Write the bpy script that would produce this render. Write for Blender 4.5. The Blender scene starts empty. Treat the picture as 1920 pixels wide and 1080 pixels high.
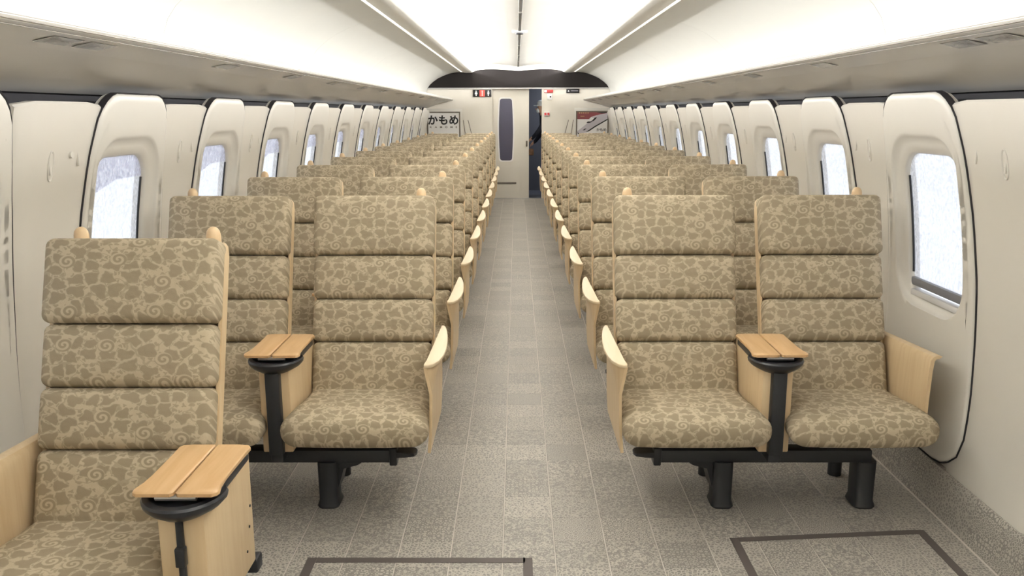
import bpy, bmesh, math, random
from mathutils import Vector, Matrix
random.seed(7)
PI = math.pi
SC = bpy.context.scene
COL = SC.collection

# ------------------------------------------------------------------ camera
F, PT, YW, RL, H, CX = 1600.0, .2035, -.0055, -.0023, 1.4968, -.032
r0 = Vector((math.cos(YW), -math.sin(YW), 0)); fh = Vector((math.sin(YW), math.cos(YW), 0)); zz = Vector((0, 0, 1))
fwd = fh * math.cos(PT) - zz * math.sin(PT); up0 = fh * math.sin(PT) + zz * math.cos(PT)
cr, sr = math.cos(RL), math.sin(RL)
RR = r0 * cr + up0 * sr; UU = up0 * cr - r0 * sr
cam_data = bpy.data.cameras.new('camera'); cam = bpy.data.objects.new('camera', cam_data); COL.objects.link(cam)
M3 = Matrix((RR, UU, -fwd)).transposed()
cam.matrix_world = Matrix.Translation((CX, 0, H)) @ M3.to_4x4()
cam_data.sensor_width = 36.0; cam_data.lens = F / 1920 * 36.0
cam_data.clip_start = .05; cam_data.clip_end = 200
SC.camera = cam

# ------------------------------------------------------------------ sky, lamps, exposure
world = bpy.data.worlds.new('sky'); SC.world = world; world.use_nodes = True
bg = world.node_tree.nodes['Background']; bg.inputs[0].default_value = (.86, .91, 1, 1); bg.inputs[1].default_value = 1.5
SC.view_settings.view_transform = 'Standard'; SC.view_settings.look = 'None'
SC.view_settings.gamma = 1; SC.view_settings.use_curve_mapping = False
SC.view_settings.exposure = 0.0
COVE_W, RACK_W, STRIP = 360.0, 3.0, 2.0
Y0, Y1 = -2.0, 15.09

def area(name, loc, rot, sx, sy, watts, col):
    l = bpy.data.lights.new(name, 'AREA'); l.shape = 'RECTANGLE'; l.size = sx; l.size_y = sy
    l.energy = watts; l.color = col
    o = bpy.data.objects.new(name, l); COL.objects.link(o); o.location = loc; o.rotation_euler = rot
    return o
WARM = (1.0, 1.0, 1.0)
for s in (-1, 1):
    # fluorescent tubes hidden in the cornice troughs, shining across the vault
    area('cove_lamp', (s * .925, (Y0 + Y1) / 2, 2.215), (0, s * math.radians(104), 0), .03, 16.6, COVE_W, WARM)
    # tubes on top of the luggage racks, washing the coving
    area('rack_lamp', (s * 1.22, (Y0 + Y1) / 2, 1.765), (0, s * math.radians(-114), 0), .05, 16.6, RACK_W, (1, 1, 1))

# ------------------------------------------------------------------ materials
def lin(c): return tuple(((v / 255) / 12.92 if v / 255 <= .04045 else ((v / 255 + .055) / 1.055) ** 2.4) for v in c) + (1,)
def mat(name, c, rough=.5, metal=0.0, spec=.5, emit=None, es=0):
    m = bpy.data.materials.new(name); m.use_nodes = True
    b = m.node_tree.nodes['Principled BSDF']
    b.inputs['Base Color'].default_value = lin(c); b.inputs['Roughness'].default_value = rough
    b.inputs['Metallic'].default_value = metal; b.inputs['Specular IOR Level'].default_value = spec
    if emit: b.inputs['Emission Color'].default_value = lin(emit); b.inputs['Emission Strength'].default_value = es
    return m
class NT:
    def __init__(s, m): s.t = m.node_tree; s.b = s.t.nodes['Principled BSDF']
    def n(s, kind, **kw):
        nd = s.t.nodes.new(kind)
        for k, v in kw.items():
            if k.startswith('i_'): nd.inputs[k[2:].replace('_', ' ')].default_value = v
            else: setattr(nd, k, v)
        return nd
    def l(s, a, b): s.t.links.new(a, b)
    def math(s, op, a, b=None, c=None, clamp=False):
        nd = s.t.nodes.new('ShaderNodeMath'); nd.operation = op; nd.use_clamp = clamp
        for i, v in enumerate((a, b, c)):
            if v is None: continue
            if isinstance(v, (int, float)): nd.inputs[i].default_value = v
            else: s.l(v, nd.inputs[i])
        return nd.outputs[0]
    def vmath(s, op, a, b=None):
        nd = s.t.nodes.new('ShaderNodeVectorMath'); nd.operation = op
        for i, v in enumerate((a, b)):
            if v is None: continue
            if isinstance(v, tuple): nd.inputs[i].default_value = v
            elif isinstance(v, (int, float)): nd.inputs['Scale'].default_value = v
            else: s.l(v, nd.inputs[i])
        return nd
    def sstep(s, v, a, b, x=0.0, y=1.0):
        nd = s.t.nodes.new('ShaderNodeMapRange'); nd.interpolation_type = 'SMOOTHSTEP'
        s.l(v, nd.inputs[0]); nd.inputs[1].default_value = a; nd.inputs[2].default_value = b
        nd.inputs[3].default_value = x; nd.inputs[4].default_value = y
        return nd.outputs[0]
    def mix(s, f, a, b, mode='MIX'):
        nd = s.t.nodes.new('ShaderNodeMix'); nd.data_type = 'RGBA'; nd.blend_type = mode
        for sock, v in ((nd.inputs[0], f), (nd.inputs[6], a), (nd.inputs[7], b)):
            if isinstance(v, (int, float)): sock.default_value = v
            elif isinstance(v, tuple): sock.default_value = v
            else: s.l(v, sock)
        return nd.outputs[2]
    def bump(s, h, strength, dist):
        nd = s.n('ShaderNodeBump', i_Strength=strength, i_Distance=dist); s.l(h, nd.inputs['Height']); s.l(nd.outputs[0], s.b.inputs['Normal'])

def fabric_mat():
    m = mat('floral_moquette', (160, 140, 108), .95, spec=.15); N = NT(m)
    uv = N.n('ShaderNodeUVMap').outputs[0]
    nz = N.n('ShaderNodeTexNoise', noise_dimensions='2D', i_Scale=45.0, i_Detail=1.0); N.l(uv, nz.inputs['Vector'])
    w = N.vmath('ADD', uv, N.vmath('SCALE', N.vmath('SUBTRACT', nz.outputs['Color'], (.5, .5, .5)).outputs[0], .014).outputs[0]).outputs[0]
    def leaves(scale, R0, lob, shift):
        """scattered lobed leaves: one per cell, each turned at random"""
        src = N.vmath('ADD', w, (shift, shift * .7, 0)).outputs[0]
        vo = N.n('ShaderNodeTexVoronoi', voronoi_dimensions='2D', feature='F1', i_Scale=scale, i_Randomness=.8); N.l(src, vo.inputs['Vector'])
        d = N.n('ShaderNodeSeparateXYZ'); N.l(N.vmath('SUBTRACT', src, vo.outputs['Position']).outputs[0], d.inputs[0])
        rc = N.n('ShaderNodeSeparateColor'); N.l(vo.outputs['Color'], rc.inputs[0])
        th = N.math('ADD', N.math('ARCTAN2', d.outputs[1], d.outputs[0]), N.math('MULTIPLY', rc.outputs[0], 6.283))
        rad = N.math('MULTIPLY', N.math('SQRT', N.math('ADD', N.math('MULTIPLY', d.outputs[0], d.outputs[0]), N.math('MULTIPLY', d.outputs[1], d.outputs[1]))), scale)
        lim = N.math('MULTIPLY', N.math('ADD', 1 - lob, N.math('MULTIPLY', N.math('COSINE', N.math('MULTIPLY', th, 3.0)), lob)), N.math('ADD', R0 * .85, N.math('MULTIPLY', rc.outputs[1], R0 * .3)))
        ve = N.n('ShaderNodeTexVoronoi', voronoi_dimensions='2D', feature='DISTANCE_TO_EDGE', i_Scale=scale, i_Randomness=.8); N.l(src, ve.inputs['Vector'])
        return N.math('MULTIPLY', N.sstep(N.math('SUBTRACT', lim, rad), -.03, .07), N.sstep(ve.outputs['Distance'], .025, .12))
    L1 = leaves(19.5, .60, .20, 0.0); L2 = leaves(44.0, .40, .25, 3.1)
    nv = N.n('ShaderNodeTexNoise', noise_dimensions='2D', i_Scale=17.0, i_Detail=1.0); N.l(uv, nv.inputs['Vector'])
    vine = N.sstep(N.math('ABSOLUTE', N.math('SUBTRACT', nv.outputs[0], .5)), .012, .03, 1.0, 0.0)
    bl2 = N.math('MAXIMUM', L1, N.math('MAXIMUM', N.math('MULTIPLY', N.math('MULTIPLY', L2, N.sstep(L1, 0.0, .02, 1.0, 0.0)), .8), N.math('MULTIPLY', vine, .6)))
    # tendril spirals
    v3 = N.n('ShaderNodeTexVoronoi', voronoi_dimensions='2D', feature='F1', i_Scale=7.2, i_Randomness=.75); N.l(uv, v3.inputs['Vector'])
    d = N.vmath('SUBTRACT', uv, v3.outputs['Position']).outputs[0]
    sx = N.n('ShaderNodeSeparateXYZ'); N.l(d, sx.inputs[0])
    r = N.math('SQRT', N.math('ADD', N.math('MULTIPLY', sx.outputs[0], sx.outputs[0]), N.math('MULTIPLY', sx.outputs[1], sx.outputs[1])))
    ang = N.math('ARCTAN2', sx.outputs[1], sx.outputs[0])
    sp = N.math('SINE', N.math('ADD', ang, N.math('MULTIPLY', r, 400.0)))
    spl = N.sstep(sp, -.6, .5)
    inside = N.sstep(r, .022, .027, 1.0, 0.0)
    pat = N.math('ADD', N.math('MULTIPLY', inside, spl), N.math('MULTIPLY', N.math('SUBTRACT', 1.0, inside), bl2))
    n2 = N.n('ShaderNodeTexNoise', noise_dimensions='2D', i_Scale=9.0, i_Detail=1.0); N.l(uv, n2.inputs['Vector'])
    dark = N.mix(n2.outputs[0], lin((156, 142, 121)), lin((153, 141, 117)))
    n3 = N.n('ShaderNodeTexNoise', noise_dimensions='2D', i_Scale=420.0, i_Detail=1.0); N.l(uv, n3.inputs['Vector'])
    c = N.mix(N.math('MULTIPLY', pat, .95), lin((196, 181, 155)), dark)
    c = N.mix(N.math('MULTIPLY', n3.outputs[0], .22), c, lin((140, 127, 104)))
    N.l(c, N.b.inputs['Base Color'])
    n4 = N.n('ShaderNodeTexNoise', noise_dimensions='2D', i_Scale=16.0, i_Detail=2.0); N.l(uv, n4.inputs['Vector'])
    N.bump(N.math('ADD', n4.outputs[0], N.math('MULTIPLY', n3.outputs[0], .08)), .35, .012)
    return m
def wood_mat(name, a, b, axis=1, rough=.42):
    m = mat(name, a, rough); N = NT(m)
    co = N.n('ShaderNodeTexCoord').outputs['Object']
    mp = N.n('ShaderNodeMapping'); N.l(co, mp.inputs[0])
    sc = [26, 26, 26]; sc[axis] = 2.2; mp.inputs['Scale'].default_value = sc
    nz = N.n('ShaderNodeTexNoise', i_Scale=1.6, i_Detail=5.0, i_Distortion=.6); N.l(mp.outputs[0], nz.inputs['Vector'])
    N.l(N.mix(N.sstep(nz.outputs[0], .3, .72), lin(a), lin(b)), N.b.inputs['Base Color'])
    return m
TS = .1808; TX0 = .1; TY0 = 2.792
def floor_mat(name, tiled=True):
    m = mat(name, (150, 143, 130), .42, spec=.4); N = NT(m)
    pos = N.n('ShaderNodeNewGeometry').outputs['Position']
    rel = N.vmath('SUBTRACT', pos, (TX0, TY0, 0)).outputs[0]
    cell = N.vmath('FLOOR', N.vmath('SCALE', rel, 1 / TS).outputs[0]).outputs[0]
    wn = N.n('ShaderNodeTexWhiteNoise', noise_dimensions='2D'); N.l(cell, wn.inputs['Vector'])
    rnd = N.n('ShaderNodeSeparateColor'); N.l(wn.outputs['Color'], rnd.inputs[0])
    R1, R2, R3 = rnd.outputs
    jit = N.vmath('ADD', pos, N.vmath('SCALE', wn.outputs['Color'], 7.0).outputs[0]).outputs[0]
    # three printed lace patterns; each tile takes one
    va = N.n('ShaderNodeTexVoronoi', feature='DISTANCE_TO_EDGE', i_Scale=80.0); N.l(jit, va.inputs['Vector'])
    a = N.sstep(va.outputs['Distance'], .05, .22, 1.0, 0.0)
    nb = N.n('ShaderNodeTexNoise', i_Scale=90.0, i_Detail=2.0, i_Distortion=1.4); N.l(jit, nb.inputs['Vector'])
    b = N.sstep(nb.outputs[0], .45, .58)
    vb = N.n('ShaderNodeTexVoronoi', feature='F1', i_Scale=60.0, i_Randomness=.35); N.l(jit, vb.inputs['Vector'])
    c = N.sstep(N.math('SINE', N.math('MULTIPLY', vb.outputs['Distance'], 17.0)), -.2, .6)
    k1 = N.math('LESS_THAN', R1, .38); k2 = N.math('GREATER_THAN', R1, .72)
    pat = N.math('ADD', N.math('MULTIPLY', k1, a), N.math('ADD', N.math('MULTIPLY', k2, c),
          N.math('MULTIPLY', N.math('SUBTRACT', 1.0, N.math('ADD', k1, k2)), b)))
    con = N.math('ADD', .6, N.math('MULTIPLY', R2, .3))
    big = N.n('ShaderNodeTexNoise', i_Scale=1.3, i_Detail=2.0); N.l(pos, big.inputs['Vector'])
    base = N.mix(R3, lin((136, 131, 124)), lin((142, 136, 129)))
    base = N.mix(N.math('MULTIPLY', big.outputs[0], .35), base, lin((134, 130, 125)))
    N.l(N.mix(N.math('MULTIPLY', pat, con), base, lin((196, 190, 179))), N.b.inputs['Base Color'])
    N.l(N.math('ADD', .36, N.math('MULTIPLY', pat, .16)), N.b.inputs['Roughness'])
    return m
def cream_mat(name, c, rough=.42):
    m = mat(name, c, rough); N = NT(m)
    co = N.n('ShaderNodeTexCoord').outputs['Object']
    nz = N.n('ShaderNodeTexNoise', i_Scale=5.0, i_Detail=3.0); N.l(co, nz.inputs['Vector'])
    c2 = tuple(max(0, v - 5) for v in c)
    N.l(N.mix(nz.outputs[0], lin(c), lin(c2)), N.b.inputs['Base Color'])
    return m
def pane_mat(name, tint, thru, scale):
    # woven translucent blind: lets part of the daylight straight through, scatters the rest
    m = bpy.data.materials.new(name); m.use_nodes = True; t = m.node_tree; t.nodes.clear()
    out = t.nodes.new('ShaderNodeOutputMaterial'); mx = t.nodes.new('ShaderNodeMixShader')
    tr = t.nodes.new('ShaderNodeBsdfTransparent'); tl = t.nodes.new('ShaderNodeBsdfTranslucent'); df = t.nodes.new('ShaderNodeBsdfDiffuse')
    m2 = t.nodes.new('ShaderNodeMixShader'); m2.inputs[0].default_value = .5
    tl.inputs[0].default_value = lin(tint); df.inputs[0].default_value = lin(tint)
    co = t.nodes.new('ShaderNodeTexCoord'); mp = t.nodes.new('ShaderNodeMapping'); mp.inputs['Scale'].default_value = (1, 1, .55)
    nz = t.nodes.new('ShaderNodeTexNoise'); nz.inputs['Scale'].default_value = scale; nz.inputs['Detail'].default_value = 2
    mr = t.nodes.new('ShaderNodeMapRange'); mr.inputs[1].default_value = .38; mr.inputs[2].default_value = .6
    mr.inputs[3].default_value = thru[0]; mr.inputs[4].default_value = thru[1]
    for a, b in ((co.outputs['Object'], mp.inputs[0]), (mp.outputs[0], nz.inputs['Vector']), (nz.outputs[0], mr.inputs[0]), (mr.outputs[0], mx.inputs[0]),
                 (tl.outputs[0], m2.inputs[1]), (df.outputs[0], m2.inputs[2]), (m2.outputs[0], mx.inputs[1]), (tr.outputs[0], mx.inputs[2]), (mx.outputs[0], out.inputs[0])):
        t.links.new(a, b)
    return m

M = {}
M['fabric'] = fabric_mat()
M['maple'] = wood_mat('maple_veneer', (222, 198, 160), (214, 187, 147), 2)
M['lit_maple'] = wood_mat('lit_maple', (232, 214, 182), (227, 206, 171), 1)  # maple lightened: light falling on the armrest tops put into the colour
M['table_wood'] = wood_mat('table_wood', (212, 176, 130), (202, 163, 116), 1, .35)
M['knob_wood'] = wood_mat('knob_wood', (226, 198, 158), (219, 188, 147), 2, .35)
M['black'] = mat('black_painted_steel', (38, 40, 44), .45)
M['black_plastic'] = mat('black_plastic', (36, 38, 43), .33)
M['metal'] = mat('brushed_metal', (190, 188, 186), .35, .8)
M['tile'] = floor_mat('printed_vinyl')
M['grout'] = mat('pale_joint', (210, 203, 194), .6)
M['cream'] = cream_mat('cream_wall_moulding', (226, 222, 213))
M['cream2'] = cream_mat('cream_pillar_moulding', (224, 219, 209))
M['white'] = cream_mat('white_ceiling', (238, 236, 230), .5)
M['coving'] = cream_mat('white_coving', (216, 215, 209), .5)
M['rack'] = cream_mat('grey_white_rack', (206, 202, 194), .3)
M['rubber'] = mat('dark_rubber', (40, 38, 42), .6)
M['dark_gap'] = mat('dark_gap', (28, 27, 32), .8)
M['pane'] = pane_mat('sunlit_blind', (226, 229, 236), (.27, .62), 110.0)
M['blind'] = pane_mat('denser_sheet', (205, 205, 222), (.12, .6), 105.0)
M['sill'] = mat('pale_sill', (215, 213, 212), .35)
M['bar'] = mat('grey_blind_bar', (120, 120, 124), .4)
M['strip'] = mat('strip_lamp', (255, 250, 240), .5, emit=(255, 250, 240), es=STRIP)
M['endwall'] = cream_mat('end_wall', (238, 232, 220), .45)
M['door'] = cream_mat('door_leaf', (238, 232, 220), .4)
M['smoke'] = mat('dark_header', (36, 32, 31), .5, spec=.15)
M['doorglass'] = mat('dark_door_glass', (78, 77, 96), .18)
M['blue'] = mat('blue_grey_vestibule', (102, 103, 112), .5)
M['white_print'] = mat('white_print', (252, 250, 248), .5)
M['ink'] = mat('black_ink', (26, 24, 26), .5)
M['red'] = mat('maroon_print', (140, 72, 76), .5)
M['gold'] = mat('gold_print', (224, 190, 130), .5)
M['greyp'] = mat('grey_print', (150, 146, 150), .5)
M['train'] = mat('train_print', (206, 200, 206), .5)
M['frame'] = mat('dark_frame', (112, 104, 92), .45)
M['signred'] = mat('lit_red', (210, 80, 70), .5, emit=(230, 70, 60), es=.6)
M['signwhite'] = mat('lit_white', (220, 218, 215), .5, emit=(230, 228, 222), es=.35)
M['redlabel'] = mat('red_label', (200, 70, 70), .5)
M['mark'] = mat('dark_floor_tape', (92, 84, 80), .6)
M['seam'] = mat('grey_seam', (96, 93, 86), .6)
M['skin'] = mat('skin', (214, 170, 142), .55)
M['jacket'] = mat('dark_jacket', (34, 36, 46), .8)
M['trouser'] = mat('dark_trousers', (52, 56, 74), .8)
M['cap'] = mat('white_cloth', (226, 230, 232), .8)
M['hair'] = mat('black_hair', (28, 24, 24), .6)
M['brown'] = mat('brown_paper', (168, 128, 98), .7)
M['plate'] = mat('translucent_plate', (142, 139, 132), .25)

# ------------------------------------------------------------------ mesh builder
class MB:
    def __init__(s): s.v = []; s.f = []; s.m = []
    def add(s, vs, fs, mi=0):
        b = len(s.v); s.v += [tuple(p) for p in vs]; s.f += [tuple(b + i for i in f) for f in fs]; s.m += [mi] * len(fs); return s
    def box(s, x0, x1, y0, y1, z0, z1, mi=0):
        v = [(x, y, z) for z in (z0, z1) for y in (y0, y1) for x in (x0, x1)]
        return s.add(v, [(0, 2, 3, 1), (4, 5, 7, 6), (0, 1, 5, 4), (2, 6, 7, 3), (0, 4, 6, 2), (1, 3, 7, 5)], mi)
    def rbox(s, c, size, r, inner=3, arc=2, fn=None, mi=0):
        h = [q / 2 for q in size]; rad = min(r, *[q * .999 for q in h])
        def line(hh):
            a = [-hh + rad * (1 - math.cos(k / (arc + 0.0) * PI / 2)) if False else -hh + rad * (1 - math.sin(PI / 2 * (1 - k / arc))) * 0 + rad * k / arc for k in range(arc + 1)]
            mid = [(-hh + rad) + (2 * hh - 2 * rad) * k / (inner + 1) for k in range(1, inner + 1)]
            return a + mid + [-q for q in reversed(a)]
        L = [line(q) for q in h]; idx = {}; vs = []; fs = []
        def vid(p):
            k = tuple(round(q, 6) for q in p)
            if k not in idx:
                i = [max(-(h[j] - rad), min(h[j] - rad, p[j])) for j in range(3)]
                d = Vector([p[j] - i[j] for j in range(3)])
                if d.length > 1e-9: d.normalize()
                q = Vector(i) + d * rad
                if fn: q = Vector(fn(q.x, q.y, q.z, h))
                idx[k] = len(vs); vs.append(q + Vector(c))
            return idx[k]
        for ax in range(3):
            u, w = (ax + 1) % 3, (ax + 2) % 3
            for sgn in (-1, 1):
                for i in range(len(L[u]) - 1):
                    for j in range(len(L[w]) - 1):
                        q = []
                        for (a, b) in ((i, j), (i + 1, j), (i + 1, j + 1), (i, j + 1)):
                            p = [0, 0, 0]; p[ax] = sgn * h[ax]; p[u] = L[u][a]; p[w] = L[w][b]; q.append(vid(p))
                        q = q if sgn > 0 else q[::-1]
                        if len(set(q)) >= 3: fs.append(tuple(dict.fromkeys(q)))
        return s.add(vs, fs, mi)
    def loft(s, rings, closed=True, caps=True, mi=0):
        n = len(rings[0]); vs = [p for r in rings for p in r]; fs = []
        for k in range(len(rings) - 1):
            for i in range(n if closed else n - 1):
                j = (i + 1) % n
                fs.append((k * n + i, k * n + j, (k + 1) * n + j, (k + 1) * n + i))
        if caps and closed: fs += [tuple(range(n))[::-1], tuple((len(rings) - 1) * n + i for i in range(n))]
        return s.add(vs, fs, mi)
    def prism(s, poly, axis, a, b, mi=0):
        def P(p, t): q = list(p); q.insert(axis, t); return tuple(q)
        return s.loft([[P(p, a) for p in poly], [P(p, b) for p in poly]], mi=mi)
    def tube(s, pts, r, n=10, mi=0, squash=1.0):
        pts = [Vector(p) for p in pts]; rings = []
        rs = r if isinstance(r, (list, tuple)) else [r] * len(pts)
        for k, p in enumerate(pts):
            t = (pts[min(k + 1, len(pts) - 1)] - pts[max(k - 1, 0)]).normalized()
            a = t.cross(Vector((0, 0, 1)) if abs(t.z) < .9 else Vector((1, 0, 0))).normalized(); b = t.cross(a)
            rings.append([p + (a * math.cos(2 * PI * i / n) + b * math.sin(2 * PI * i / n) * squash) * rs[k] for i in range(n)])
        return s.loft(rings, mi=mi)
    def build(s, name, mats, parent=None, sx=1, smooth=True, sharp=38, uv=False, loc=None, fn=None):
        me = bpy.data.meshes.new(name)
        me.from_pydata([((sx * p[0], p[1], p[2]) if fn is None else fn(sx * p[0], p[1], p[2])) for p in s.v], [], s.f)
        mats = mats if isinstance(mats, (list, tuple)) else [mats]
        for m_ in mats: me.materials.append(m_)
        me.polygons.foreach_set('material_index', s.m)
        bm = bmesh.new(); bm.from_mesh(me); bmesh.ops.recalc_face_normals(bm, faces=bm.faces)
        if uv:
            L = bm.loops.layers.uv.new('UVMap')
            for f in bm.faces:
                for lp in f.loops: p = lp.vert.co; lp[L].uv = (p.x, p.z + p.y)
        bm.to_mesh(me); bm.free()
        if smooth:
            me.polygons.foreach_set('use_smooth', [True] * len(me.polygons)); me.set_sharp_from_angle(angle=math.radians(sharp))
        o = bpy.data.objects.new(name, me); COL.objects.link(o)
        if parent: o.parent = parent
        if loc: o.location = loc
        return o
def empty(name, loc=(0, 0, 0)):
    o = bpy.data.objects.new(name, None); COL.objects.link(o); o.location = loc; o.empty_display_size = .1; return o
def tag(o, label=None, cat=None, group=None, kind=None):
    for k, v in (('label', label), ('category', cat), ('group', group), ('kind', kind)):
        if v: o[k] = v
    return o
def struct(o): o['kind'] = 'structure'; return o
def dup(o, parent=None):
    c = o.copy(); COL.objects.link(c)
    if parent: c.parent = parent
    for ch in o.children: dup(ch, c)
    return c
def lerp(a, b, t): return a + (b - a) * t
def interp(tab, z):
    if z <= tab[0][0]: return tab[0][1]
    for (a, x), (b, y) in zip(tab, tab[1:]):
        if z <= b: return lerp(x, y, (z - a) / (b - a))
    return tab[-1][1]

# ================================================================== SETTING
WALLX = [(.15, 1.585), (.3, 1.603), (.45, 1.607), (.7, 1.600), (.9, 1.585), (1.1, 1.560), (1.3, 1.526), (1.45, 1.492), (1.55, 1.465), (1.6, 1.450)]
def smooth_wall(z):
    return (interp(WALLX, z - .05) + interp(WALLX, z) + interp(WALLX, z + .05)) / 3
WX = smooth_wall
WC = [3.32 + 1.04 * k for k in range(-4, 11)]       # window centres; windows are built for those from k = -1 on

# floor
f = MB().box(-1.62, 1.62, Y0, Y1 + 2.0, -.06, -.0035).build('floor', M['grout'], smooth=False); struct(f)
def tile_mb(x0, x1, y0, y1, mb):
    g, c = .0022, .0012
    x0 += g; x1 -= g; y0 += .0003; y1 -= .0003
    return mb.loft([[(x0, y0, -.0035), (x1, y0, -.0035), (x1, y1, -.0035), (x0, y1, -.0035)], [(x0, y0, -.001), (x1, y0, -.001), (x1, y1, -.001), (x0, y1, -.001)],
                    [(x0 + c, y0 + c * .3, 0), (x1 - c, y0 + c * .3, 0), (x1 - c, y1 - c * .3, 0), (x0 + c, y1 - c * .3, 0)]])
proto = tile_mb(0, TS, 0, TS, MB()).build('floor_tile', M['tile'], f, smooth=False)
first = True; rest = MB(); cnt = 0
ky = math.floor((2.35 - TY0) / TS)
for j in range(math.floor((Y0 - TY0) / TS), math.ceil((Y1 - TY0) / TS)):
    for i in range(-9, 9):
        x0 = TX0 + (i - 0) * TS; y0 = TY0 + j * TS
        xa, xb = max(x0, -1.56), min(x0 + TS, 1.56); ya, yb = max(y0, Y0), min(y0 + TS, Y1)
        if xb - xa < .03 or yb - ya < .02: continue
        whole = abs(xb - xa - TS) < 1e-6 and abs(yb - ya - TS) < 1e-6
        if whole and j >= ky and cnt < 300:
            o = proto if first else proto.copy()
            if not first: COL.objects.link(o)
            first = False; o.parent = f; o.location = (x0, y0, 0); cnt += 1
        else: tile_mb(xa, xb, ya, yb, rest)
o = rest.build('far_floor_tiles', M['tile'], f, smooth=False); o['kind'] = 'stuff'

# side walls: backing sheet with window holes, pillar panels, windows
BACK = .055
BACK2 = .022
def wall_sheet(s, y0, y1, z0, z1, mb, BACK=BACK):
    n = max(1, int((z1 - z0) / .1)); zs = [lerp(z0, z1, k / n) for k in range(n + 1)]
    out = [(s * (WX(z) + BACK + .02), z) for z in zs]; inn = [(s * (WX(z) + BACK), z) for z in reversed(zs)]
    mb.prism(out + inn, 1, y0, y1)
def outline(s, kind, a):
    """outer panel outline / recess lip / opening, as (dy, z) along a ray from the window centre at angle a"""
    zc = 1.035
    ca, sa = math.cos(a), math.sin(a)
    def inside(dy, z):
        if kind == 'panel':
            hw = interp([(.1, .30), (.25, .352), (.5, .362), (.9, .358), (1.15, .342), (1.35, .318), (1.48, .292), (1.6, .26)], z)
            z0, z1, r = .165, 1.565, (.10 if z > 1 else .14)
            qy = abs(dy) - (hw - r); qz = max(z - (z1 - r), (z0 + r) - z)
        else:
            hw, z0, z1, r = {'lip': (.275, .715, 1.405, .16), 'open': (.234, .745, 1.338, .115), 'in': (.230, .75, 1.334, .11)}[kind]
            dy = dy + (0.022 if kind != 'lip' else .01)
            qy = abs(dy) - (hw - r); qz = max(z - (z1 - r), (z0 + r) - z)
        if qy > 0 and qz > 0: return math.hypot(qy, qz) <= r
        return max(qy, qz) <= r
    lo, hi = 0.0, 2.0
    for _ in range(40):
        md = (lo + hi) / 2
        if inside(ca * md, zc + sa * md): lo = md
        else: hi = md
    return (ca * lo, zc + sa * lo)
ANG = []
for k in range(96): ANG.append(2 * PI * k / 96)
def panel_rings(s):
    P = [outline(s, 'panel', a) for a in ANG]; Lp = [outline(s, 'lip', a) for a in ANG]
    O = [outline(s, 'open', a) for a in ANG]; I = [outline(s, 'in', a) for a in ANG]
    def ring(pts, off, shrink=0.0, zsh=0.0):
        r = []
        for (dy, z) in pts:
            L = math.hypot(dy, z - 1.035); k = 1 - shrink / L
            y2, z2 = dy * k, 1.035 + (z - 1.035) * k
            r.append((s * (WX(z2) + off), y2, z2))
        return r
    def mixr(A, B, t, off): return ring([(lerp(a[0], b[0], t), lerp(a[1], b[1], t)) for a, b in zip(A, B)], off)
    rings = [ring(P, .045), ring(P, .012), ring(P, .003, .004), ring(P, -.003, .013), ring(P, -.005, .03), ring(P, -.006, .06)]
    for t in (.45, .75, .95): rings.append(mixr(P, Lp, t, -.006))
    rings += [ring(Lp, -.004), mixr(Lp, O, .08, .002), mixr(Lp, O, .22, .012), mixr(Lp, O, .5, .019), mixr(Lp, O, .95, .024), ring(O, .030), ring(I, .036), ring(I, .056)]
    return rings, P, I
rubber_cache, win_cache = {}, {}
def make_window(s):
    rings, P, I = panel_rings(s)
    w = MB().loft(rings, caps=False).build('window_1', M['cream'], sharp=60)
    struct(w)
    def shr(pts, d, off):
        r = []
        for (dy, z) in pts:
            L = math.hypot(dy, z - 1.035); k = 1 + d / L; y2, z2 = dy * k, 1.035 + (z - 1.035) * k
            r.append((s * (WX(z2) + off), y2, z2))
        return r
    MB().loft([shr(P, .0003, .03), shr(P, .0003, .004), shr(P, .0032, .003), shr(P, .0042, .006), shr(P, .0042, .03)], caps=False).build('rubber_seal', M['rubber'], w)
    # woven blind, drawn down in front of the glass
    def flat(pts, off, z0, z1):
        r = []
        for dy, z in pts: z = max(z0, min(z1, z)); r.append((s * (WX(z) + off), dy, z))
        return r
    zb = .80
    p = MB(); A = flat(I, .046, zb, 1.335); c = (s * (WX(1.05) + .046), -.022, 1.05)
    n = len(A); p.add(A + [c], [(i, (i + 1) % n, n) for i in range(n)]); p.build('window_blind', M['pane'], w, smooth=False)
    x0, x1 = sorted((s * (WX(.8) + .030), s * (WX(.8) + .052)))
    MB().rbox(((x0 + x1) / 2, -.022, .803), (x1 - x0, .445, .034), .005, 1, 1).build('blind_bar', M['bar'], w)
    xa, xb = sorted((s * (WX(.77) + .018), s * (WX(.77) + .056)))
    MB().rbox(((xa + xb) / 2, -.022, .762), (xb - xa, .40, .026), .006, 1, 1).build('window_sill', M['sill'], w)
    # blind guide channels at either side
    for e in (-.244, .200):
        q = []
        for k in range(9):
            z = lerp(.84, 1.24, k / 8); q.append((s * (WX(z) + .041), e, z))
        MB().tube(q, .0045, 6).build('blind_guide', M['black_plastic'], w)
    if s < 0:
        # second, denser sheet across the top of the left-hand windows
        b = MB(); B = [pt for pt in I]
        R = []
        for dy, z in B:
            z = max(1.245 - .05 * max(0, (-.022 - dy) / .2), z); R.append((s * (WX(z) + .042), dy, z))
        b.add(R + [(s * (WX(1.30) + .042), -.022, 1.30)], [(i, (i + 1) % n, n) for i in range(n)]); b.build('upper_sheet', M['blind'], w, smooth=False)
    return w
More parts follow.
